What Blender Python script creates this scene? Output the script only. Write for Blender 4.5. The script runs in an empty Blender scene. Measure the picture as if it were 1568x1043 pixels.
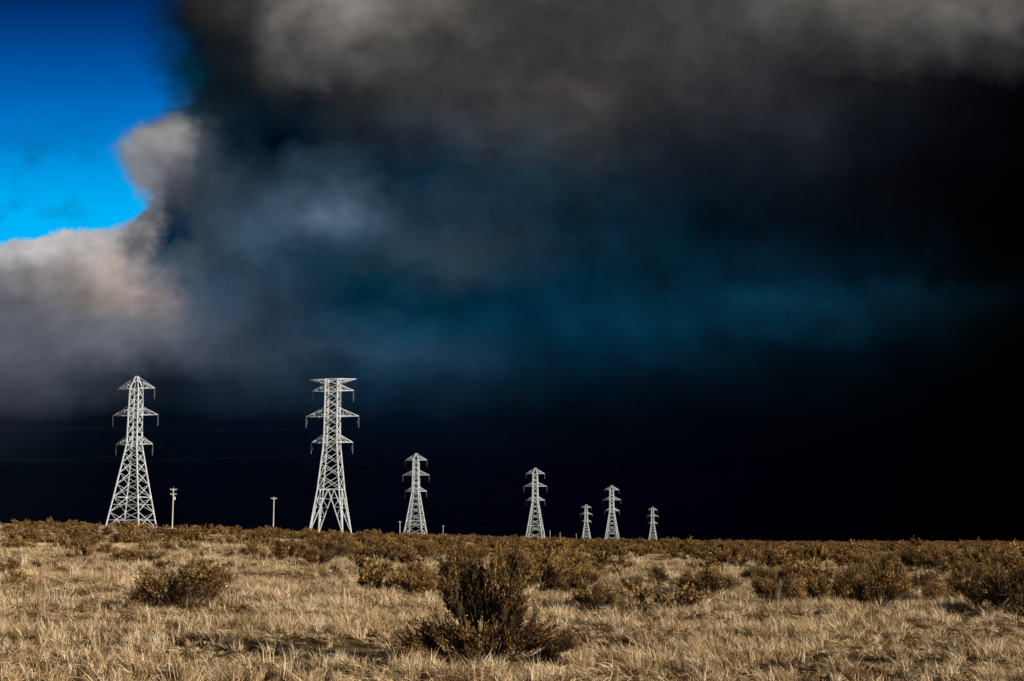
import bpy, math, random
import numpy as np
from mathutils import Vector
R = math.radians
scene = bpy.context.scene
scene.view_settings.view_transform='Standard'
scene.view_settings.look='None'
scene.view_settings.exposure=0

# ------------------------------------------------------------------ camera
PITCH = math.atan(311.5/2178)
EYE = 1.7
cam = bpy.data.cameras.new("camera"); cam.lens=50; cam.sensor_width=36
cam.clip_start=0.1; cam.clip_end=40000
camo = bpy.data.objects.new("camera",cam); scene.collection.objects.link(camo)
camo.location=(0,0,EYE); camo.rotation_euler=(math.pi/2+PITCH,0,0)
scene.camera=camo
K = 2200.0   # tangent units used in the survey tables below (value/K = tangent of angle)

# ------------------------------------------------------------------ node helper
class NT:
    def __init__(s,tree): s.t=tree; s.n=tree.nodes; s.l=tree.links
    def new(s,typ,**kw):
        n=s.n.new(typ)
        for k,v in kw.items(): setattr(n,k,v)
        return n
    def put(s,sock,v):
        if isinstance(v,bpy.types.NodeSocket): s.l.new(v,sock)
        else: sock.default_value=v
    def math(s,op,a,b=None,c=None,clamp=False):
        n=s.new('ShaderNodeMath',operation=op); n.use_clamp=clamp
        s.put(n.inputs[0],a)
        if b is not None: s.put(n.inputs[1],b)
        if c is not None: s.put(n.inputs[2],c)
        return n.outputs[0]
    def mix(s,f,a,b,blend='MIX'):
        n=s.new('ShaderNodeMix',data_type='RGBA',blend_type=blend)
        s.put(n.inputs[0],f); s.put(n.inputs[6],a); s.put(n.inputs[7],b)
        return n.outputs[2]
    def ramp(s,f,stops,interp='LINEAR'):
        n=s.new('ShaderNodeValToRGB'); cr=n.color_ramp; cr.interpolation=interp
        while len(cr.elements)>1: cr.elements.remove(cr.elements[-1])
        cr.elements[0].position=stops[0][0]; cr.elements[0].color=stops[0][1]
        for p,c in stops[1:]:
            e=cr.elements.new(p); e.color=c
        s.put(n.inputs[0],f); return n.outputs[0]
    def maprange(s,v,a,b,c=0.,d=1.,interp='LINEAR'):
        n=s.new('ShaderNodeMapRange',interpolation_type=interp); n.clamp=True
        s.put(n.inputs[0],v); s.put(n.inputs[1],a); s.put(n.inputs[2],b); s.put(n.inputs[3],c); s.put(n.inputs[4],d)
        return n.outputs[0]
    def noise(s,vec,scale,detail=4,rough=0.5,w=None,dist=0.):
        n=s.new('ShaderNodeTexNoise')
        s.put(n.inputs['Vector'],vec); n.inputs['Scale'].default_value=scale
        n.inputs['Detail'].default_value=detail; n.inputs['Roughness'].default_value=rough
        n.inputs['Distortion'].default_value=dist
        return n.outputs
    def comb(s,x,y,z=0.):
        n=s.new('ShaderNodeCombineXYZ'); s.put(n.inputs[0],x); s.put(n.inputs[1],y); s.put(n.inputs[2],z); return n.outputs[0]

def lin(c): 
    c=c/255.; return c/12.92 if c<=0.04045 else ((c+0.055)/1.055)**2.4
def L(rgb): return (lin(rgb[0]),lin(rgb[1]),lin(rgb[2]),1.)

# ------------------------------------------------------------------ sun
sun_dir = Vector((0.87,-0.49,0.0)).normalized()
EL = R(15)
sun_dir = Vector((sun_dir.x*math.cos(EL),sun_dir.y*math.cos(EL),math.sin(EL)))
sd = bpy.data.lights.new("sun",'SUN'); sd.energy=5.0; sd.angle=R(0.5); sd.color=(1.0,0.91,0.78)
so = bpy.data.objects.new("sun",sd); scene.collection.objects.link(so)
so.rotation_euler = sun_dir.to_track_quat('Z','Y').to_euler(); so.location=(200,-150,120)

# ------------------------------------------------------------------ world: clear Nishita sky behind, storm bank ahead
w = bpy.data.worlds.new("World"); scene.world=w; w.use_nodes=True
T=NT(w.node_tree); T.n.clear()
sky=T.new('ShaderNodeTexSky',sky_type='NISHITA'); sky.sun_disc=False
sky.sun_elevation=EL; sky.sun_rotation=math.atan2(sun_dir.x,sun_dir.y)
bgA=T.new('ShaderNodeBackground'); T.put(bgA.inputs[0],sky.outputs[0]); bgA.inputs[1].default_value=0.05
tc=T.new('ShaderNodeTexCoord')
sep=T.new('ShaderNodeSeparateXYZ'); T.put(sep.inputs[0],tc.outputs['Generated'])
X,Y,Z=sep.outputs
Yc=T.math('MAXIMUM',Y,0.25)
U0=T.math('DIVIDE',X,Yc); V0=T.math('DIVIDE',Z,Yc)
def VV(y): 
    q=521.5-y; return (2178*math.sin(PITCH)+q*math.cos(PITCH))/(2178*math.cos(PITCH)-q*math.sin(PITCH))
def UU(x,y):
    q=521.5-y; return (x-784)/(2178*math.cos(PITCH)-q*math.sin(PITCH))
uv=T.comb(U0,V0)
n1=T.noise(uv,8.0,3,0.5)[1]; n2=T.noise(uv,24.0,5,0.58)[1]
def warp(col,amp,chan):
    s_=T.new('ShaderNodeSeparateColor'); T.put(s_.inputs[0],col)
    return T.math('MULTIPLY',T.math('SUBTRACT',s_.outputs[chan],0.5),amp)
# calmer towards the horizon
calm=T.maprange(V0,0.03,0.2,0.35,1.0)
U=T.math('ADD',U0,T.math('MULTIPLY',calm,T.math('ADD',warp(n1,0.060,0),warp(n2,0.062,0))))
V=T.math('ADD',V0,T.math('MULTIPLY',calm,T.math('ADD',warp(n1,0.040,1),warp(n2,0.046,1))))
cols=[0,100,200,250,300,400,500,600,700,850,1000,1150,1300,1450,1568]
grid=[
(0,  [(5,30,60),(5,30,60),(4,36,72),(10,36,56),(35,36,40),(72,71,69),(124,119,114),(102,98,95),(84,81,78),(60,60,60),(63,62,62),(68,67,66),(96,92,88),(90,87,84),(80,77,75)]),
(60, [(5,30,50),(5,30,50),(4,44,76),(4,40,64),(16,26,34),(44,45,47),(92,89,87),(72,70,68),(58,57,57),(57,57,57),(62,61,60),(50,51,53),(60,60,60),(57,57,57),(38,39,41)]),
(130,[(5,30,45),(5,40,60),(4,60,96),(3,54,80),(6,28,40),(20,26,32),(34,37,42),(50,49,50),(57,56,56),(67,64,62),(50,49,50),(40,41,44),(27,28,32),(12,14,18),(5,6,10)]),
(165,[(20,60,85),(20,60,85),(20,66,96),(34,68,88),(24,40,52),(8,22,32),(22,30,38),(42,45,50),(51,52,55),(57,57,58),(42,44,47),(34,36,41),(24,27,32),(10,12,17),(4,4,7)]),
(205,[(60,85,105),(70,100,120),(108,124,136),(152,150,149),(64,70,78),(5,22,34),(14,28,40),(36,43,51),(47,51,57),(49,52,55),(30,34,41),(29,33,40),(17,21,28),(7,9,14),(2,2,5)]),
(270,[(90,110,130),(100,115,130),(120,126,136),(102,103,114),(60,69,81),(36,52,67),(43,63,79),(16,38,54),(22,42,57),(26,42,54),(15,28,39),(13,22,31),(9,13,19),(3,4,8),(1,1,2)]),
(330,[(180,182,188),(186,187,192),(140,142,148),(62,69,81),(46,58,71),(55,75,94),(73,92,111),(36,56,72),(28,48,64),(18,39,54),(6,29,43),(7,20,31),(5,11,18),(2,3,5),(0,0,2)]),
(380,[(178,176,178),(202,197,195),(188,182,180),(66,73,85),(48,61,75),(47,68,86),(36,58,75),(34,54,69),(39,54,67),(18,40,56),(5,32,47),(4,25,39),(3,18,29),(1,5,9),(0,1,2)]),
(420,[(118,120,128),(152,146,145),(178,165,160),(94,98,108),(54,67,81),(36,57,74),(14,45,61),(16,45,60),(30,49,63),(6,38,55),(4,35,52),(4,32,48),(4,26,41),(1,10,16),(0,1,3)]),
(460,[(92,95,107),(116,112,114),(152,138,132),(134,124,124),(68,79,94),(40,58,75),(6,43,62),(4,42,61),(3,44,65),(3,41,62),(4,41,60),(6,45,65),(7,42,61),(5,24,35),(1,4,7)]),
(500,[(90,92,104),(94,96,106),(102,101,108),(94,96,106),(70,79,93),(46,61,77),(24,55,76),(18,57,80),(6,51,75),(3,44,67),(3,40,60),(5,38,56),(5,31,46),(3,15,22),(1,3,5)]),
(540,[(88,90,102),(88,91,102),(82,87,98),(64,71,83),(60,68,83),(49,62,79),(38,59,78),(32,59,80),(22,51,73),(4,37,56),(3,30,47),(2,23,37),(1,15,26),(1,6,10),(0,1,2)]),
(580,[(68,72,83),(58,64,75),(34,41,53),(20,30,42),(26,37,51),(29,43,57),(23,44,62),(16,42,62),(13,35,52),(3,24,38),(3,19,31),(2,13,22),(1,7,13),(0,2,5),(0,0,1)]),
(640,[(22,28,38),(10,18,28),(5,14,24),(3,13,23),(3,12,24),(3,12,24),(4,14,27),(4,15,29),(4,13,25),(2,8,17),(1,5,13),(1,3,9),(0,2,6),(0,0,2),(0,0,1)]),
(720,[(4,9,17),(3,7,15),(2,5,14),(2,4,13),(1,4,14),(1,4,14),(1,4,14),(1,4,14),(1,3,13),(1,2,12),(0,1,10),(0,1,7),(0,0,5),(0,0,2),(0,0,1)]),
(833,[(5,8,15),(3,5,13),(2,3,12),(1,2,12),(1,2,12),(1,2,12),(1,2,12),(0,1,11),(0,1,11),(0,1,10),(0,0,9),(0,0,6),(0,0,4),(0,0,2),(0,0,1)]),
]
res=None; prev=None
t=T.math('DIVIDE',T.math('ADD',U,0.45),0.9)
for (y,row) in grid:
    stops=[((UU(x,y)+0.45)/0.9,L(c)) for x,c in zip(cols,row)]
    r=T.ramp(t,stops,'CARDINAL')
    if res is None: res=r
    else: res=T.mix(T.maprange(V,VV(prev),VV(y)),res,r)
    prev=y
# billow contrast
b1=T.noise(T.comb(U0,T.math('MULTIPLY',V0,1.2),3.1),10.0,5,0.52,dist=0.3)[0]
b2=T.noise(T.comb(U0,T.math('MULTIPLY',V0,1.1),7.7),30.0,5,0.55)[0]
bb=T.math('MULTIPLY',T.maprange(b1,0.3,0.7,0.74,1.28),T.maprange(b2,0.3,0.7,0.76,1.25))
bb=T.math('ADD',T.math('MULTIPLY',T.math('SUBTRACT',bb,1.0),calm),1.0)
cloud=T.mix(1.0,res,T.comb(bb,bb,bb),'MULTIPLY')
# clear opening
def scal(f,pts,lo,hi):
    return T.math('MULTIPLY_ADD',T.ramp(f,[(p,((v-lo)/(hi-lo),)*3+(1,)) for p,v in pts],'B_SPLINE'),hi-lo,lo)
n3=T.noise(uv,30.0,6,0.6)[1]; n4=T.noise(uv,11.0,3,0.5)[1]
Uo=T.math('ADD',U0,T.math('ADD',warp(n3,0.048,0),warp(n4,0.02,0)))
Vo=T.math('ADD',V0,T.math('ADD',warp(n3,0.028,1),warp(n4,0.010,1)))
vr=T.math('DIVIDE',Vo,0.5)
edge=[(380,188),(345,200),(310,222),(285,214),(262,190),(240,172),(215,180),(190,226),(165,264),(130,262),(60,240),(0,222)]
pts=[(VV(y)/0.5,UU(x,y)) for y,x in edge]+[(1.0,-0.22)]
xb=scal(vr,pts,-0.45,0.0)
ur=T.math('DIVIDE',T.math('ADD',Uo,0.45),0.45)
bot=[(-200,392),(0,378),(60,366),(100,358),(150,352),(190,349),(260,334)]
yb=scal(ur,[((UU(x,y)+0.45)/0.45,VV(y)) for x,y in bot],0,0.5)
softx=T.maprange(V0,VV(330),VV(60),0.004,0.024)
mx=T.maprange(T.math('DIVIDE',T.math('SUBTRACT',xb,Uo),softx),-1,1,interp='SMOOTHSTEP')
my=T.maprange(T.math('SUBTRACT',Vo,yb),-0.002,0.0035,interp='SMOOTHSTEP')
opening=T.math('MULTIPLY',mx,my)
blue=T.ramp(T.math('DIVIDE',V0,0.5),[(VV(y)/0.5,L(c)) for y,c in [(370,(0,182,250)),(320,(0,176,246)),(270,(0,154,230)),(200,(0,120,202)),(130,(0,92,174)),(60,(0,66,140)),(0,(0,42,102)),(-120,(0,24,80))]])
wisp=T.maprange(T.noise(T.comb(U0,V0,5.),22.0,5,0.6)[0],0.5,0.72,0.,0.55)
wisp=T.math('MULTIPLY',wisp,T.maprange(V0,VV(150),VV(230)))
blue=T.mix(wisp,blue,L((10,88,140)))
front=T.mix(opening,cloud,blue)
bgB=T.new('ShaderNodeBackground'); T.put(bgB.inputs[0],front); bgB.inputs[1].default_value=1.0
# storm covers the northern half of the sky
mk=T.maprange(T.math('ADD',Y,T.math('MULTIPLY',Z,-0.35)),0.0,0.45,interp='SMOOTHSTEP')
ms=T.new('ShaderNodeMixShader'); T.put(ms.inputs[0],mk)
T.l.new(bgA.outputs[0],ms.inputs[1]); T.l.new(bgB.outputs[0],ms.inputs[2])
out=T.new('ShaderNodeOutputWorld'); T.l.new(ms.outputs[0],out.inputs[0])

# ------------------------------------------------------------------ terrain
rs=np.random.RandomState(5)
waves=[]
for lam,amp in [(4,.018),(6,.035),(9,.05),(14,.065),(23,.10),(40,.14),(75,.2),(140,.3)]:
    for k in range(3):
        a=rs.uniform(0,2*math.pi); waves.append((math.cos(a)*2*math.pi/lam,math.sin(a)*2*math.pi/lam,rs.uniform(0,6.28),amp,lam))
def height(X,Y):
    X=np.asarray(X,float); Y=np.asarray(Y,float)
    d=np.hypot(X,Y)+1e-6
    tb=np.where(Y>1e-3,X/np.maximum(Y,1e-3),np.sign(X)*9)*K+784
    E=np.interp(tb,[-300,0,200,500,640,760,900,1000,1200,1568],[31,27,24,15,11.5,7.5,4.5,3.0,1.0,1.0])/K
    D=np.interp(tb,[0,300,520,700,900,1568],[410,420,440,760,1000,1300])
    t=np.clip(d/D,0,1)
    H=(EYE+D*E)*t**1.3
    beyond=np.clip((d-D)/4000,0,None)
    H=H-beyond*2.0
    behind=np.clip((Y/d+0.3)/0.6,0,1); H=H*behind
    b=np.zeros_like(d)
    for kx,ky,ph,a,lam in waves:
        b+=a*0.6*np.sin(kx*X+ky*Y+ph)*np.clip(d/(lam*2.5),0,1)*np.clip(3.-d/(lam*25),0,1)*np.clip((900-d)/500,0,1)
    return H+b

def mesh_obj(name,V,F,mat,parent=None,smooth=False,link=True):
    me=bpy.data.meshes.new(name); 
    me.from_pydata([tuple(v) for v in V] if not isinstance(V,np.ndarray) else V.tolist(),[],F)
    me.update()
    if mat: me.materials.append(mat)
    if smooth: me.polygons.foreach_set('use_smooth',[True]*len(me.polygons))
    o=bpy.data.objects.new(name,me)
    if link: scene.collection.objects.link(o)
    if parent: o.parent=parent
    return o

def base_mat(name,rough=0.9,spec=0.1):
    m=bpy.data.materials.new(name); m.use_nodes=True
    t=NT(m.node_tree); b=m.node_tree.nodes['Principled BSDF']
    b.inputs['Roughness'].default_value=rough; b.inputs['Specular IOR Level'].default_value=spec
    return m,t,b

# ground material
mg,t,b=base_mat("dry_ground_material",0.95,0.05)
geo=t.new('ShaderNodeNewGeometry'); P=geo.outputs['Position']
med=t.noise(P,0.7,6,0.65)[0]; fine=t.noise(P,9.0,6,0.7)[0]
mp=t.new('ShaderNodeMapping'); t.put(mp.inputs[0],P); mp.inputs[3].default_value=(0.25,0.06,0.3)
far=t.noise(mp.outputs[0],1.0,8,0.7)[0]
c1=t.ramp(med,[(0.34,(0.085,0.054,0.026,1)),(0.52,(0.23,0.15,0.076,1)),(0.68,(0.52,0.375,0.21,1))])
c2=t.ramp(fine,[(0.3,(0.28,0.26,0.25,1)),(0.6,(1.15,1.12,1.05,1))])
c3=t.ramp(far,[(0.40,(0.42,0.40,0.37,1)),(0.56,(1.50,1.43,1.34,1))])
c=t.mix(1.0,c1,c2,'MULTIPLY'); c=t.mix(1.0,c,c3,'MULTIPLY')
t.put(b.inputs['Base Color'],c)
bp=t.new('ShaderNodeBump'); bp.inputs['Strength'].default_value=1.0; bp.inputs['Distance'].default_value=0.18
t.put(bp.inputs['Height'],t.math('ADD',fine,med)); t.put(b.inputs['Normal'],bp.outputs[0])

az=np.concatenate([np.arange(-180,-32,3.0),np.arange(-32,32,0.16),np.arange(32,180,3.0)])*math.pi/180
rr=np.concatenate([[0.0],np.geomspace(1.0,12000,330)])
A,RR=np.meshgrid(az,rr)
GX=RR*np.sin(A); GY=RR*np.cos(A); GZ=height(GX,GY)
nv=len(az); nr=len(rr)
V=np.stack([GX.ravel(),GY.ravel(),GZ.ravel()],1)
i=np.arange(nr-1)[:,None]*nv; j=np.arange(nv)[None,:]; j2=(j+1)%nv
F=np.stack([(i+j).ravel(),(i+nv+j).ravel(),(i+nv+j2).ravel(),(i+j2).ravel()],1)
F=F[:, ::-1] 
ground=mesh_obj("ground",V,F.tolist(),mg,smooth=True)
import bmesh
bm=bmesh.new(); bm.from_mesh(ground.data); bmesh.ops.remove_doubles(bm,verts=bm.verts,dist=1e-4); bmesh.ops.recalc_face_normals(bm,faces=bm.faces)
if sum(f.normal.z for f in list(bm.faces)[:2000])<0: bmesh.ops.reverse_faces(bm,faces=bm.faces)
bm.to_mesh(ground.data); bm.free()

# ------------------------------------------------------------------ plants
def plant_mat(name,cols_,scale,transl=0.2,scale2=None,isl=0.5,obj=0.45,gain=1.9):
    m,t,b=base_mat(name,0.85,0.08)
    oi=t.new('ShaderNodeObjectInfo'); geo=t.new('ShaderNodeNewGeometry')
    n=t.noise(geo.outputs['Position'],scale,4,0.6)[0]
    if scale2:
        n=t.math('ADD',t.math('MULTIPLY',n,.5),t.math('MULTIPLY',t.noise(geo.outputs['Position'],scale2,3,0.6)[0],.5))
        n=t.math('MULTIPLY_ADD',t.math('SUBTRACT',n,.5),gain,.5)
    f=t.math('MULTIPLY_ADD',oi.outputs['Random'],obj,t.math('MULTIPLY_ADD',n,1.5,-.25-obj/2))
    f=t.math('ADD',f,t.math('MULTIPLY',t.math('SUBTRACT',geo.outputs['Random Per Island'],0.5),isl),clamp=True)
    k=len(cols_)
    c=t.ramp(f,[(0.10+0.80*i/(k-1),tuple(q)+(1,)) for i,q in enumerate(cols_)])
    t.put(b.inputs['Base Color'],c)
    tr=t.new('ShaderNodeBsdfTranslucent'); t.put(tr.inputs[0],c)
    mx=t.new('ShaderNodeMixShader'); mx.inputs[0].default_value=transl
    t.l.new(b.outputs[0],mx.inputs[1]); t.l.new(tr.outputs[0],mx.inputs[2])
    o=[q for q in t.n if q.type=='OUTPUT_MATERIAL'][0]
    t.l.new(mx.outputs[0],o.inputs[0])
    return m
m_grass=plant_mat("dry_grass_material",[(0.22,0.13,0.058),(0.50,0.34,0.175),(0.80,0.60,0.36),(0.93,0.78,0.54)],0.5,0.2,3.0)
m_mat=plant_mat("matted_grass_material",[(0.045,0.027,0.012),(0.14,0.085,0.038),(0.42,0.285,0.145),(0.76,0.57,0.34)],0.4,0.08,2.4,.7,.45,2.4)
m_sage=plant_mat("sagebrush_leaf_material",[(0.03,0.022,0.012),(0.11,0.068,0.027),(0.29,0.165,0.055),(0.56,0.34,0.12)],2.0,0.06,None,.55,.3)
m_stem,t,b=base_mat("sagebrush_stem_material",0.95,0.05)
geo=t.new('ShaderNodeNewGeometry')
t.put(b.inputs['Base Color'],t.ramp(t.noise(geo.outputs['Position'],30,3)[0],[(0.3,(0.03,0.021,0.015,1)),(0.7,(0.12,0.085,0.055,1))]))

def prism(V,F,MI,p,q,r0,r1,mi=0,n=3):
    p=np.array(p,float); q=np.array(q,float); d=q-p; l=np.linalg.norm(d)
    if l<1e-6: return
    d/=l; a=np.cross(d,[0,0,1.]) if abs(d[2])<0.9 else np.cross(d,[1.,0,0]); a/=np.linalg.norm(a); c=np.cross(d,a)
    s=len(V)
    for (o,r) in ((p,r0),(q,r1)):
        for k in range(n):
            an=2*math.pi*k/n+math.pi/4; V.append(tuple(o+r*(math.cos(an)*a+math.sin(an)*c)))
    for k in range(n):
        k2=(k+1)%n; F.append((s+k,s+k2,s+n+k2,s+n+k)); MI.append(mi)

def make_bush(name,seed,lobes,n_twig,n_leaf,ll,lw,stem_r=0.02,upb=0.5,twig_len=0.25):
    """gnarled stems, twigs fanning up and out, small leaves packed along each twig (plumes)"""
    rg=np.random.RandomState(seed); V=[];F=[];MI=[]
    for (cx,cy,cz,sz) in lobes:
        c=np.array([cx,cy,cz])
        base=np.array([cx*0.12+rg.normal(0,.03),cy*0.12+rg.normal(0,.03),-0.05])
        pts=[base]
        for k in range(1,5):
            tt=k/4; e=base+(c-base)*tt; e[2]=base[2]+(c[2]-base[2])*tt**1.15; e=e+rg.normal(0,.03,3)*min(1,cz+.3); pts.append(e)
        for k in range(4): prism(V,F,MI,pts[k],pts[k+1],stem_r*(1-k*.2),stem_r*(1-(k+1)*.2),0,4)
        lobe_dir=c-base; lobe_dir/=np.linalg.norm(lobe_dir)
        for w_ in range(n_twig):
            dr=rg.normal(0,1,3); dr/=np.linalg.norm(dr); dr=dr*.8+lobe_dir*.6; dr[2]=max(dr[2],-.15)
            end=c+dr*sz*rg.uniform(.4,1.35)*np.array([1,1,1.25])
            if end[2]<0.03: end[2]=0.03+rg.uniform(0,.05)
            st=pts[rg.randint(1,4)]*0.4+c*0.6+rg.normal(0,.03,3)
            mid=(st+end)/2+rg.normal(0,.03,3); mid[2]-=0.1*sz
            prism(V,F,MI,st,mid,stem_r*.3,stem_r*.22,0,3); prism(V,F,MI,mid,end,stem_r*.22,stem_r*.08,0,3)
            td=end-mid; td/=np.linalg.norm(td)+1e-9; td=td+np.array([0,0,upb])
            td/=np.linalg.norm(td)
            for q in range(n_leaf):
                u=rg.uniform(0,1.15)
                p=mid+(end-mid)*u+rg.normal(0,ll*.24*(1.3-u*.6),3)
                d=td+rg.normal(0,.33,3); d/=np.linalg.norm(d)
                s_=np.cross(d,rg.normal(0,1,3)); s_/=np.linalg.norm(s_)+1e-9
                l=ll*rg.uniform(.6,1.4); w2=lw*rg.uniform(.6,1.3)*.5
                s0=len(V); V+= [tuple(p),tuple(p+d*l*.55+s_*w2),tuple(p+d*l),tuple(p+d*l*.55-s_*w2)]
                F.append((s0,s0+1,s0+2,s0+3)); MI.append(1)
    me=bpy.data.meshes.new(name); me.from_pydata(V,[],F); me.materials.append(m_stem); me.materials.append(m_sage)
    me.polygons.foreach_set('material_index',MI); me.update()
    return me
def rand_lobes(seed,n,w,h,dep=None):
    rg=np.random.RandomState(seed); o=[]
    for k in range(n):
        a=rg.uniform(0,6.28); r=math.sqrt(rg.uniform(0,1))*0.42
        o.append((w*r*math.cos(a),w*r*math.sin(a),h*(rg.uniform(.36,.88)*(1-0.85*r)+.03),w*rg.uniform(.11,.19)))
    return o

# unit bushes: about 1 m wide, 0.55-0.75 m tall
bush_meshes=[make_bush("sagebrush_foliage",30+k,rand_lobes(30+k,14,1.05,[.72,.6,.8,.55,.68][k]),26,22,.042,.012,.016) for k in range(5)]
sparse_mesh=make_bush("sagebrush_foliage_bare",77,rand_lobes(77,9,1.0,.8),14,3,.035,.010,.014)

def ray_ground(bx,dep):
    """where a sight line (tangents/K) meets the ground"""
    ds=np.geomspace(6,1500,1500); z=EYE-dep/K*ds; h=height(bx/K*ds,ds)
    k=np.argmax(z<=h); return ds[k]
bushes=[ # bearing, depression, width, height (in tangent/K units)
(-500,101,135,60),(-462,68,75,36),(-545,98,80,30),(-139,80,80,44),(-74,60,66,46),(-60,30,44,22),(46,72,100,66),(10,64,60,48),(116,66,38,38),(118,100,76,38),(80,44,50,24),(85,76,60,36),
(221,62,30,24),(296,82,90,44),(275,76,60,32),(400,94,66,44),(452,94,66,48),(510,94,60,46),(562,102,90,72),(580,78,64,52),(626,76,34,28),(735,102,115,66),(790,106,100,62),(430,62,50,28),(690,62,50,28),(480,78,70,36),(700,84,66,44),(650,92,50,30),(380,60,60,26),(530,70,60,34),(745,74,60,36),
(-659,8,48,20),(-665,14,46,16),(-749,11,44,18),(-400,26,44,26),(-344,30,56,34),(-284,28,64,36),(-240,26,44,26),(-184,30,70,34),(-130,22,50,22),(-554,30,60,20),(-690,47,34,14),(-210,10,30,14),(-590,24,50,18),(-620,18,50,16),(-300,34,50,22),(-150,50,50,24),
(340,35,50,24),(520,38,60,26),(640,40,70,30),(740,44,80,34),(150,36,30,14),(600,34,60,24),(700,52,70,28),(440,30,50,22),(560,52,50,22)]
rg=random.Random(3)
for n,(bx,dp,ww,hh) in enumerate(bushes):
    d=float(ray_ground(bx,dp)); x=bx/K*d
    o=bpy.data.objects.new("sagebrush",bush_meshes[n%5]); scene.collection.objects.link(o)
    sx=1.1*ww*d/K; sz=1.08*hh*d/K/0.68
    o.location=(x,d,float(height(x,d))-.02); o.scale=(sx,min(sx,2.2)*.9,sz); o.rotation_euler=(0,0,rg.uniform(-.5,.5)+(math.pi if rg.random()<.5 else 0))
d=float(ray_ground(728,150)); o=bpy.data.objects.new("sagebrush",sparse_mesh); scene.collection.objects.link(o)
o.location=(728/K*d,d,float(height(728/K*d,d))); o.scale=(.6,.6,.55)
# foreground bush
hl=[(-.42,.0,1.12,.16),(-.30,.1,.98,.18),(-.50,-.1,.98,.14),(.20,0,1.14,.17),(.30,.1,1.0,.16),(.10,-.1,.95,.18),(-.16,.0,.84,.18),(.22,-.12,.76,.19),(.40,.0,1.16,.10),(-.02,.12,1.00,.13),(-.40,.05,.74,.18),(.36,-.05,.68,.17),
(-.22,.1,.6,.19),(.05,.1,.58,.19),(.3,.1,.50,.17),(-.75,.0,.28,.20),(-.55,-.15,.36,.19),(-.95,-.1,.20,.17),(-.38,-.2,.34,.20),(.68,.0,.30,.19),(.5,-.15,.32,.20),(.95,.05,.24,.15),(.02,-.25,.3,.18),(.28,-.2,.3,.18),(-.15,-.3,.25,.17),(-.85,-.25,.15,.16),(.8,-.2,.15,.14)]
hm=make_bush("sagebrush_foliage_large",9,hl,48,30,.044,.0135,.026)
d=float(ray_ground(-38,182)); x=-38/K*d; HX,HY=x,d
o=bpy.data.objects.new("sagebrush",hm); scene.collection.objects.link(o); o.location=(x,d,float(height(x,d))-.02); o.scale=(1.1,1.1,1.17)
print("HERO",x,d)

# instanced masses -----------------------------------------------------------
def scatter_object(name,pos,rot,scl,vid,coll):
    me=bpy.data.meshes.new(name); me.from_pydata(pos.tolist(),[],[])
    a=me.attributes.new("rot",'FLOAT_VECTOR','POINT'); a.data.foreach_set('vector',rot.astype(np.float32).ravel())
    a=me.attributes.new("scl",'FLOAT_VECTOR','POINT'); a.data.foreach_set('vector',scl.astype(np.float32).ravel())
    a=me.attributes.new("vid",'INT','POINT'); a.data.foreach_set('value',vid.astype(np.int32))
    o=bpy.data.objects.new(name,me); scene.collection.objects.link(o)
    ng=bpy.data.node_groups.new(name+"_scatter",'GeometryNodeTree')
    ng.interface.new_socket("Geometry",in_out='INPUT',socket_type='NodeSocketGeometry')
    ng.interface.new_socket("Geometry",in_out='OUTPUT',socket_type='NodeSocketGeometry')
    N=ng.nodes; l=ng.links
    gi=N.new('NodeGroupInput'); go=N.new('NodeGroupOutput')
    ci=N.new('GeometryNodeCollectionInfo'); ci.inputs['Collection'].default_value=coll
    ci.inputs['Separate Children'].default_value=True; ci.inputs['Reset Children'].default_value=True
    ip=N.new('GeometryNodeInstanceOnPoints'); ip.inputs['Pick Instance'].default_value=True
    def at(nm,ty):
        q=N.new('GeometryNodeInputNamedAttribute'); q.data_type=ty; q.inputs[0].default_value=nm
        return [s for s in q.outputs if s.enabled and s.name=='Attribute'][0]
    l.new(gi.outputs[0],ip.inputs['Points']); l.new(ci.outputs[0],ip.inputs['Instance'])
    l.new(at("vid",'INT'),ip.inputs['Instance Index'])
    l.new(at("rot",'FLOAT_VECTOR'),ip.inputs['Rotation']); l.new(at("scl",'FLOAT_VECTOR'),ip.inputs['Scale'])
    l.new(ip.outputs[0],go.inputs[0])
    md=o.modifiers.new("scatter",'NODES'); md.node_group=ng
    return o

def make_tuft(name,seed,n,rad,h,w,lean,wind,flat=False):
    rg=np.random.RandomState(seed); V=[];F=[]
    for k in range(n):
        a=rg.uniform(0,6.28); r=rad*math.sqrt(rg.uniform(0,1)); p=np.array([r*math.cos(a),r*math.sin(a),-.01])
        a2=a+rg.normal(0,.8); d=np.array([math.cos(a2),math.sin(a2),0])*lean*rg.uniform(.2,1.2)+np.array(wind)*rg.uniform(.3,1.2)
        L_=h*rg.uniform(.45,1.15)
        v0=np.array([0,0,1.])+d*.5; v0/=np.linalg.norm(v0); v1=np.array([0,0,.55])+d*1.4; v1/=np.linalg.norm(v1)
        if flat: v0=d+np.array([0,0,.45]); v0/=np.linalg.norm(v0); v1=d+np.array([0,0,-.05]); v1/=np.linalg.norm(v1)
        s_=np.cross(v0,rg.normal(0,1,3)); s_/=np.linalg.norm(s_)
        w2=w*rg.uniform(.6,1.3)/2; m1=p+v0*L_*.5; m2=m1+v1*L_*.5
        s0=len(V); V+=[tuple(p-s_*w2),tuple(p+s_*w2),tuple(m1+s_*w2*.8),tuple(m1-s_*w2*.8),tuple(m2)]
        F+=[(s0,s0+1,s0+2,s0+3),(s0+3,s0+2,s0+4)]
    o=mesh_obj(name,V,F,m_mat if flat else m_grass,link=False); return o
cg=bpy.data.collections.new("grass_tufts")
for k in range(4): cg.objects.link(make_tuft("grass_tuft_a%d"%k,100+k,75,.10,.28,.0085,.6,(-.22,.05,0)))
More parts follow.
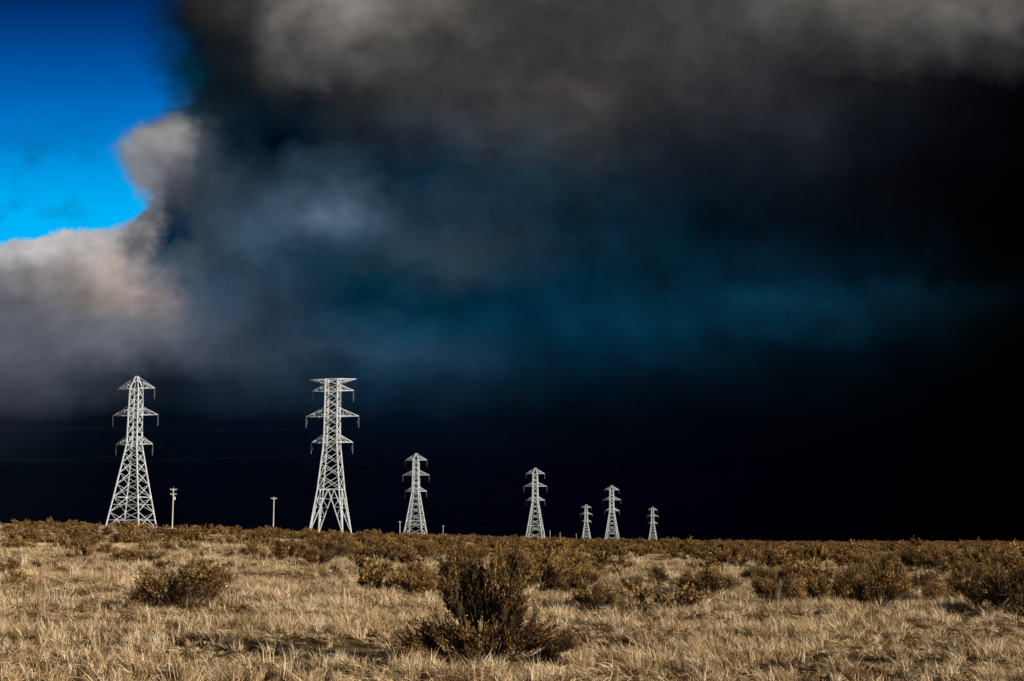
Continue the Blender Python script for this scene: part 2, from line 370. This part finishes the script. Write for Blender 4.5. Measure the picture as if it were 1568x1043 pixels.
for k in range(4): cg.objects.link(make_tuft("grass_tuft_b%d"%k,200+k,75,.22,.26,.011,1.0,(-.5,.1,0),True))
for k in range(2): cg.objects.link(make_tuft("grass_tuft_c%d"%k,250+k,16,.12,.44,.008,.22,(-.08,.02,0)))
cgf=bpy.data.collections.new("far_grass_tufts")
for k in range(4): cgf.objects.link(make_tuft("grass_tuft_d%d"%k,300+k,40,.30,.28,.022,.5,(-.25,.05,0)))

def clump(X,Y,s,ph):
    X=X+s*1.1*np.sin(Y/s*.37+ph)+s*.7*np.sin(X/s*.53+Y/s*.21+ph*4); Y=Y+s*1.2*np.sin(X/s*.41+ph*2.7)
    return (np.sin(X/s+ph)*np.cos(Y/s*1.3+ph*2)+np.sin((X+Y)/s*1.9+ph*3)*.7+np.sin((X-1.7*Y)/s*.8+ph)*.6)
def sample(dmin,dmax,dens,tmax=0.50,seed=0):
    rg=np.random.RandomState(seed)
    area=math.atan(tmax)*(dmax**2-dmin**2); n=int(area*dens)
    d=np.sqrt(rg.uniform(dmin**2,dmax**2,n)); a=rg.uniform(-math.atan(tmax),math.atan(tmax),n)
    return d*np.sin(a),d*np.cos(a),rg
parts=[]
for (d0,d1,dens,base,sd_) in [(8,17,8,1.,1),(17,32,22,1.,2),(32,60,11,1.25,3),(60,110,5,1.55,4)]:
    X_,Y_,rgg=sample(d0,d1,dens,.46,sd_)
    c_=clump(X_,Y_,1.7,.7)*.8+.7*clump(X_,Y_,.5,2.1)
    keep=(c_+rgg.normal(0,.8,len(X_)))>-1.7
    hd=np.hypot((X_-HX)/1.05,(Y_-HY+.3)/.8); keep&=(hd>1)|(rgg.uniform(0,1,len(X_))<.2)
    X_,Y_,c_=X_[keep],Y_[keep],c_[keep]; n=len(X_)
    up=rgg.uniform(0,1,n)<np.clip(.22+.24*c_,.03,.75)
    vid=np.where(up,rgg.randint(0,4,n),rgg.randint(4,8,n))
    vid=np.where(rgg.uniform(0,1,n)<.05,rgg.randint(8,10,n),vid)
    s=base*rgg.uniform(.45,1.1,n)*np.where(up,1.05,.95)*(1+.18*np.clip(c_,-1.2,2))
    parts.append((X_,Y_,s,vid,rgg.normal(0,.8,n),rgg.normal(0,.18,(n,2))))
X_=np.concatenate([p[0] for p in parts]);Y_=np.concatenate([p[1] for p in parts]);s=np.concatenate([p[2] for p in parts]);vid=np.concatenate([p[3] for p in parts])
rz=np.concatenate([p[4] for p in parts]); rt=np.concatenate([p[5] for p in parts])
scatter_object("dry_grass",np.stack([X_,Y_,height(X_,Y_)],1),np.stack([rt[:,0],rt[:,1],rz],1),np.stack([s,s,s*.9],1),vid,cg)
print("grass",len(X_))
X1,Y1,rg1=sample(100,230,.7,.46,11); X2,Y2,rg2=sample(230,600,.11,.46,12)
X_=np.concatenate([X1,X2]);Y_=np.concatenate([Y1,Y2])
s=np.concatenate([rg1.uniform(.6,1.1,len(X1)),rg1.uniform(.8,1.6,len(X2))])
kp=(clump(X_,Y_,9,.7)+rg1.normal(0,.8,len(X_)))>-.8; X_,Y_,s=X_[kp],Y_[kp],s[kp]; n=len(X_)
scatter_object("distant_dry_grass",np.stack([X_,Y_,height(X_,Y_)],1),np.stack([0*X_,0*X_,rg1.normal(0,.7,n)],1),np.stack([s*1.3,s*1.3,s*.9],1),rg1.randint(0,4,n),cgf)

cs=bpy.data.collections.new("sagebrush_plants")
for k in range(5):
    me=make_bush("sagebrush_plant_%d"%k,60+k,rand_lobes(60+k,9,1.05,[.72,.6,.8,.55,.68][k]),12,10,.085,.034,.026)
    cs.objects.link(bpy.data.objects.new("sagebrush_plant_%d"%k,me))
P_=[]
for (d0,d1,dens,thr,sc,sd_) in [(34,90,.15,1.0,1.0,21),(90,200,.14,.6,1.35,22),(200,450,.06,.4,1.75,23),(450,1000,.020,-.1,2.0,24),(1000,2600,.004,-.6,2.4,25)]:
    X_,Y_,rgg=sample(d0,d1,dens,.46,sd_)
    c_=clump(X_,Y_,d0*.07+2,1.3)+.7*clump(X_,Y_,2.6,.4)+rgg.normal(0,.7,len(X_))+.9*np.clip(X_/Y_/.36,-.3,1)
    kp=c_>thr; X_=X_[kp];Y_=Y_[kp];n=len(X_); P_.append((X_,Y_,sc*rgg.uniform(.4,1.25,n)*np.where(rgg.uniform(0,1,n)<.1,1.4,1),rgg.uniform(0,6.28,n),rgg.randint(0,5,n),rgg.uniform(.75,1.2,n)))
X_=np.concatenate([p[0] for p in P_]);Y_=np.concatenate([p[1] for p in P_]);s=np.concatenate([p[2] for p in P_]);rz=np.concatenate([p[3] for p in P_]);vid=np.concatenate([p[4] for p in P_]);e=np.concatenate([p[5] for p in P_])
scatter_object("distant_sagebrush",np.stack([X_,Y_,height(X_,Y_)-.03],1),np.stack([0*X_,0*X_,rz],1),np.stack([s*1.2,s,s*e],1),vid,cs)
print("sage",len(X_))

# ------------------------------------------------------------------ transmission towers
def steel(name,col,rough,met=0.,spec=.3):
    m,t,b=base_mat(name,rough,spec)
    tcn=t.new('ShaderNodeNewGeometry'); nn=t.noise(tcn.outputs['Position'],.6,4)[0]
    t.put(b.inputs['Base Color'],t.ramp(nn,[(0.3,tuple(q*.85 for q in col)+(1,)),(0.7,tuple(col)+(1,))]))
    b.inputs['Metallic'].default_value=met; return m
m_steel=steel("galvanised_steel",(.82,.88,.92),.4,0,.5)
m_ins=steel("insulator_glass",(.22,.24,.26),.3)
m_wire=steel("aluminium_wire",(.012,.014,.017),.8,0,.03)
m_wood=steel("weathered_pole_wood",(.66,.62,.55),.8)
m_conc=steel("concrete",(.4,.38,.35),.9)

def tower_mesh(kind,leg,br):
    V=[];F=[];MI=[]
    def bar(p,q,w): prism(V,F,MI,p,q,w*.7,w*.7,0,4)
    if kind=='A':
        prof=[(0,5.35),(9.,3.95),(17.,2.75),(24.6,1.62),(33.3,1.5),(41.3,1.35)]
        panels=[0,4.6,9.0,12.8,16.2,19.2,22.0,24.6,27.5,30.4,33.3,35.9,38.6,41.3]
    else:
        prof=[(0,5.0),(12.9,3.2),(26.5,1.95),(34,1.85),(45.,1.8)]
        panels=[12.9,16.6,20.2,23.4,26.5,29.,31.5,34.1,36.7,39.2,41.6,43.2,45.]
    hw=lambda z: float(np.interp(z,[p[0] for p in prof],[p[1] for p in prof]))
    C=lambda z,k:(hw(z)*(1,-1,-1,1)[k],hw(z)*(1,1,-1,-1)[k],z)
    zs=sorted(set([p[0] for p in prof]))
    for k in range(4):
        for a,b_ in zip(zs[:-1],zs[1:]): bar(C(a,k),C(b_,k),leg)
        prism(V,F,MI,(C(0,k)[0],C(0,k)[1],-2.5),(C(0,k)[0],C(0,k)[1],.3),.5,.45,1,8)
    for n_,(a,b_) in enumerate(zip(panels[:-1],panels[1:])):
        for k in range(4):
            k2=(k+1)%4
            bar(C(a,k),C(b_,k2),br); bar(C(a,k2),C(b_,k),br)
            if a>0 and (a in (9.0,12.9,24.6,26.5,33.3,34.1,41.3,41.6)): bar(C(a,k),C(a,k2),br)
            if a<9 and kind=='A':   # redundant members in the splayed base
                m_=[(C(a,k)[i]+C(b_,k2)[i]+C(a,k2)[i]+C(b_,k)[i])/4 for i in range(3)]
                zc=(a+b_)/2; bar(m_,C(zc,k),br*.6); bar(m_,C(zc,k2),br*.6)
    for k in range(4): bar(C(panels[-1],k),C(panels[-1],(k+1)%4),br)
    if kind=='B':   # tall open inverted-V base panel on every face
        zt=12.9
        for k in range(4):
            k2=(k+1)%4; top=[(C(zt,k)[i]+C(zt,k2)[i])/2 for i in range(3)]
            bar(C(zt,k),C(zt,k2),br*1.3)
            for kk in (k,k2):
                foot=C(0,kk); bar(foot,top,leg*.75)
                for tt in (.2,.4,.6,.8):
                    q=[foot[i]+(top[i]-foot[i])*tt for i in range(3)]; z=q[2]
                    bar(q,C(z,kk),br*.8); 
                    if tt<.8: bar(q,C(min(z+zt*.2,zt),kk),br*.8)
    tips=[]
    def arm(z,half,rise,flat=False):
        for sx in (-1,1):
            tip=(sx*half,0,z); h=hw(z); 
            for sy in (-1,1):
                lo=(sx*h,sy*h,z); hi=(sx*hw(z+rise),sy*hw(z+rise),z+rise)
                if flat: # flat top chord, sloping lower chord
                    bar((sx*half,0,z+rise),(sx*h,sy*h,z+rise),br*1.2); bar((sx*half,0,z+rise),(sx*h,sy*h,z),br*1.2)
                    P1=lambda u:(sx*(h+(half-h)*u),sy*h*(1-u),z+rise); P2=lambda u:(sx*(h+(half-h)*u),sy*h*(1-u),z+rise*u)
                else:
                    bar(tip,lo,br*1.3); bar(tip,hi,br*1.1)
                    P1=lambda u:(lo[0]+(tip[0]-lo[0])*u,lo[1]*(1-u),z); P2=lambda u:(hi[0]+(tip[0]-hi[0])*u,hi[1]*(1-u),hi[2]+(z-hi[2])*u)
                for a,b_ in ((0,.3),(.3,.6)):
                    bar(P1(b_),P2(b_),br*.6); bar(P1(b_),P2(a),br*.6)
            for a,b_ in ((0,.3),(.3,.6),(.6,.8)):
                q=lambda u,sy:(sx*(h+(half-h)*u),sy*h*(1-u),z+(rise if flat else 0)); bar(q(a,-1),q(b_,1),br*.7); bar(q(b_,-1),q(b_,1),br*.7)
            if not flat: tips.append(tip)
    if kind=='A':
        arm(24.6,6.0,2.6); arm(33.3,7.4,2.7); arm(41.3,6.0,2.2)
        for k in range(4): bar(C(41.3,k),(.25*(1,-1,-1,1)[k],.2*(1,1,-1,-1)[k],45),leg*.8)
        z=43.4; q=.75
        for k in range(4): bar((q*(1,-1,-1,1)[k],q*(1,1,-1,-1)[k],z),(q*(1,-1,-1,1)[(k+1)%4],q*(1,1,-1,-1)[(k+1)%4],z),br)
        for sx in(-1,1): bar((sx*6.,0,41.3),(sx*.3,0,45),br)
    else:
        arm(26.5,6.2,2.4); arm(34.1,7.9,2.6); arm(41.6,6.2,2.0); arm(43.7,7.0,1.3,True)
    me=bpy.data.meshes.new("tower_lattice"); me.from_pydata(V,[],F); me.materials.append(m_steel); me.materials.append(m_conc)
    me.polygons.foreach_set('material_index',MI); me.update()
    V=[];F=[];MI=[]
    for tp in tips:
        n=14
        for k in range(n):
            z0=tp[2]-.25-k*.22
            prism(V,F,MI,(tp[0],0,z0),(tp[0],0,z0-.10),.06,.2,0,8); prism(V,F,MI,(tp[0],0,z0-.10),(tp[0],0,z0-.22),.2,.06,0,8)
        prism(V,F,MI,tp,(tp[0],0,tp[2]-.25),.05,.05,0,4)
        if kind=='B':
            prism(V,F,MI,tp,(tp[0]*.93,0,tp[2]-2.2),.06,.06,0,4)
    mi=bpy.data.meshes.new("insulator_strings"); mi.from_pydata(V,[],F); mi.materials.append(m_ins)
    return me,mi,tips
cache={}
def tower(x,y,kind,rz,zoff=0,lod=0):
    key=(kind,lod)
    if key not in cache: cache[key]=tower_mesh(kind,[.30,.37,.42][lod],[.135,.175,.20][lod])
    me,mi,tips=cache[key]
    e=bpy.data.objects.new("transmission_tower",None); scene.collection.objects.link(e)
    z=float(height(x,y))+zoff
    e.location=(x,y,z); e.rotation_euler=(0,0,R(rz))
    for nm,m_ in (("lattice_frame",me),("insulators",mi)):
        o=bpy.data.objects.new(nm,m_); scene.collection.objects.link(o); o.parent=e
    c,s_=math.cos(R(rz)),math.sin(R(rz))
    return [(x+t_[0]*c,y+t_[0]*s_,z+t_[2]-3.4) for t_ in tips]
t1=tower(-112.3,423,'A',-14)
t2=tower(-52.4,414,'B',-8,0)
t3=tower(-51.6,767,'A',-12,0,1)
t4=tower(14.7,900,'A',-12,0,1)
t6=tower(80.3,1151,'A',-14,0,2)
t5=tower(88.5,1707,'A',-12,0,2)
t7=tower(176.7,1800,'A',-14,0,2)
# next towers of each line, out of view to the left
s1=tower(-250,250,'A',-30); s2=tower(-235,205,'A',-30)

# ------------------------------------------------------------------ wires
V=[];F=[];MI=[]
def wire(p,q,sag,r=.014,n=20):
    pts=[(p[0]+(q[0]-p[0])*u,p[1]+(q[1]-p[1])*u,p[2]+(q[2]-p[2])*u-4*sag*u*(1-u)) for u in [k/n for k in range(n+1)]]
    for a,b_ in zip(pts[:-1],pts[1:]): prism(V,F,MI,a,b_,r,r,0,4)
for A_,B_,sg in ((s1,t1,5),(t1,t3,10),(t3,t5,26),(s2,t2,6),(t2,t4,14),(t4,t6,8),(t6,t7,18)):
    for k in range(min(len(A_),len(B_),6)): wire(A_[k],B_[k],sg)
mesh_obj("power_line_wires",V,F,m_wire)

# ------------------------------------------------------------------ utility poles
def pole(x,y,h,rz,two=False,th=1.):
    V=[];F=[];MI=[]
    prism(V,F,MI,(0,0,-1),(0,0,h),.20*th,.14*th,0,10)
    prism(V,F,MI,(0,0,h),(0,0,h+.1),.14*th,.02,0,10)
    arms=[(h-.35,1.0)]+([(h-1.7,.9)] if two else [])
    for z,hw_ in arms:
        prism(V,F,MI,(-hw_,-.17,z),(hw_,-.17,z),.10*th,.10*th,0,4)
        for sx in (-1,1):
            prism(V,F,MI,(sx*hw_*.6,-.17,z),(0,-.17,z-.6),.035,.035,0,4)
            for u in (.95,.5):
                prism(V,F,MI,(sx*hw_*u,-.17,z),(sx*hw_*u,-.17,z+.22),.04,.04,1,6); prism(V,F,MI,(sx*hw_*u,-.17,z+.2),(sx*hw_*u,-.17,z+.38),.10*th,.06,1,8)
    prism(V,F,MI,(0,0,h-.3),(0,0,h+.5),.05*th,.04*th,1,6)
    if two:
        for z0,z1,r0,r1 in ((h-3.4,h-3.3,.05,.26),(h-3.3,h-2.5,.26,.26),(h-2.5,h-2.38,.26,.05)): prism(V,F,MI,(.42,0,z0),(.42,0,z1),r0,r1,0,12)
    me=bpy.data.meshes.new("utility_pole"); me.from_pydata(V,[],F); me.materials.append(m_wood); me.materials.append(m_ins); me.polygons.foreach_set('material_index',MI)
    o=bpy.data.objects.new("utility_pole",me); scene.collection.objects.link(o)
    z=float(height(x,y)); o.location=(x,y,z); o.rotation_euler=(0,0,R(rz)); return (x,y,z+h)
p1=pole(-98.8,417,11.6,20,True,1.0); p2=pole(-78.9,474,11.8,20,False,1.1)
ps=[p1,p2]
for x,y,h in ((-86,1100,14),(-72,1500,16),(53,2000,16),(77,2300,16),(112,2500,16)): ps.append(pole(x,y,h,20,False,1.8))
V=[];F=[];MI=[]
for a,b_ in zip(ps[:-1],ps[1:]): wire(a,b_,1.5,.012)
wire((-180,330,p1[2]),p1,1.5,.012)
mesh_obj("utility_line_wires",V,F,m_wire)
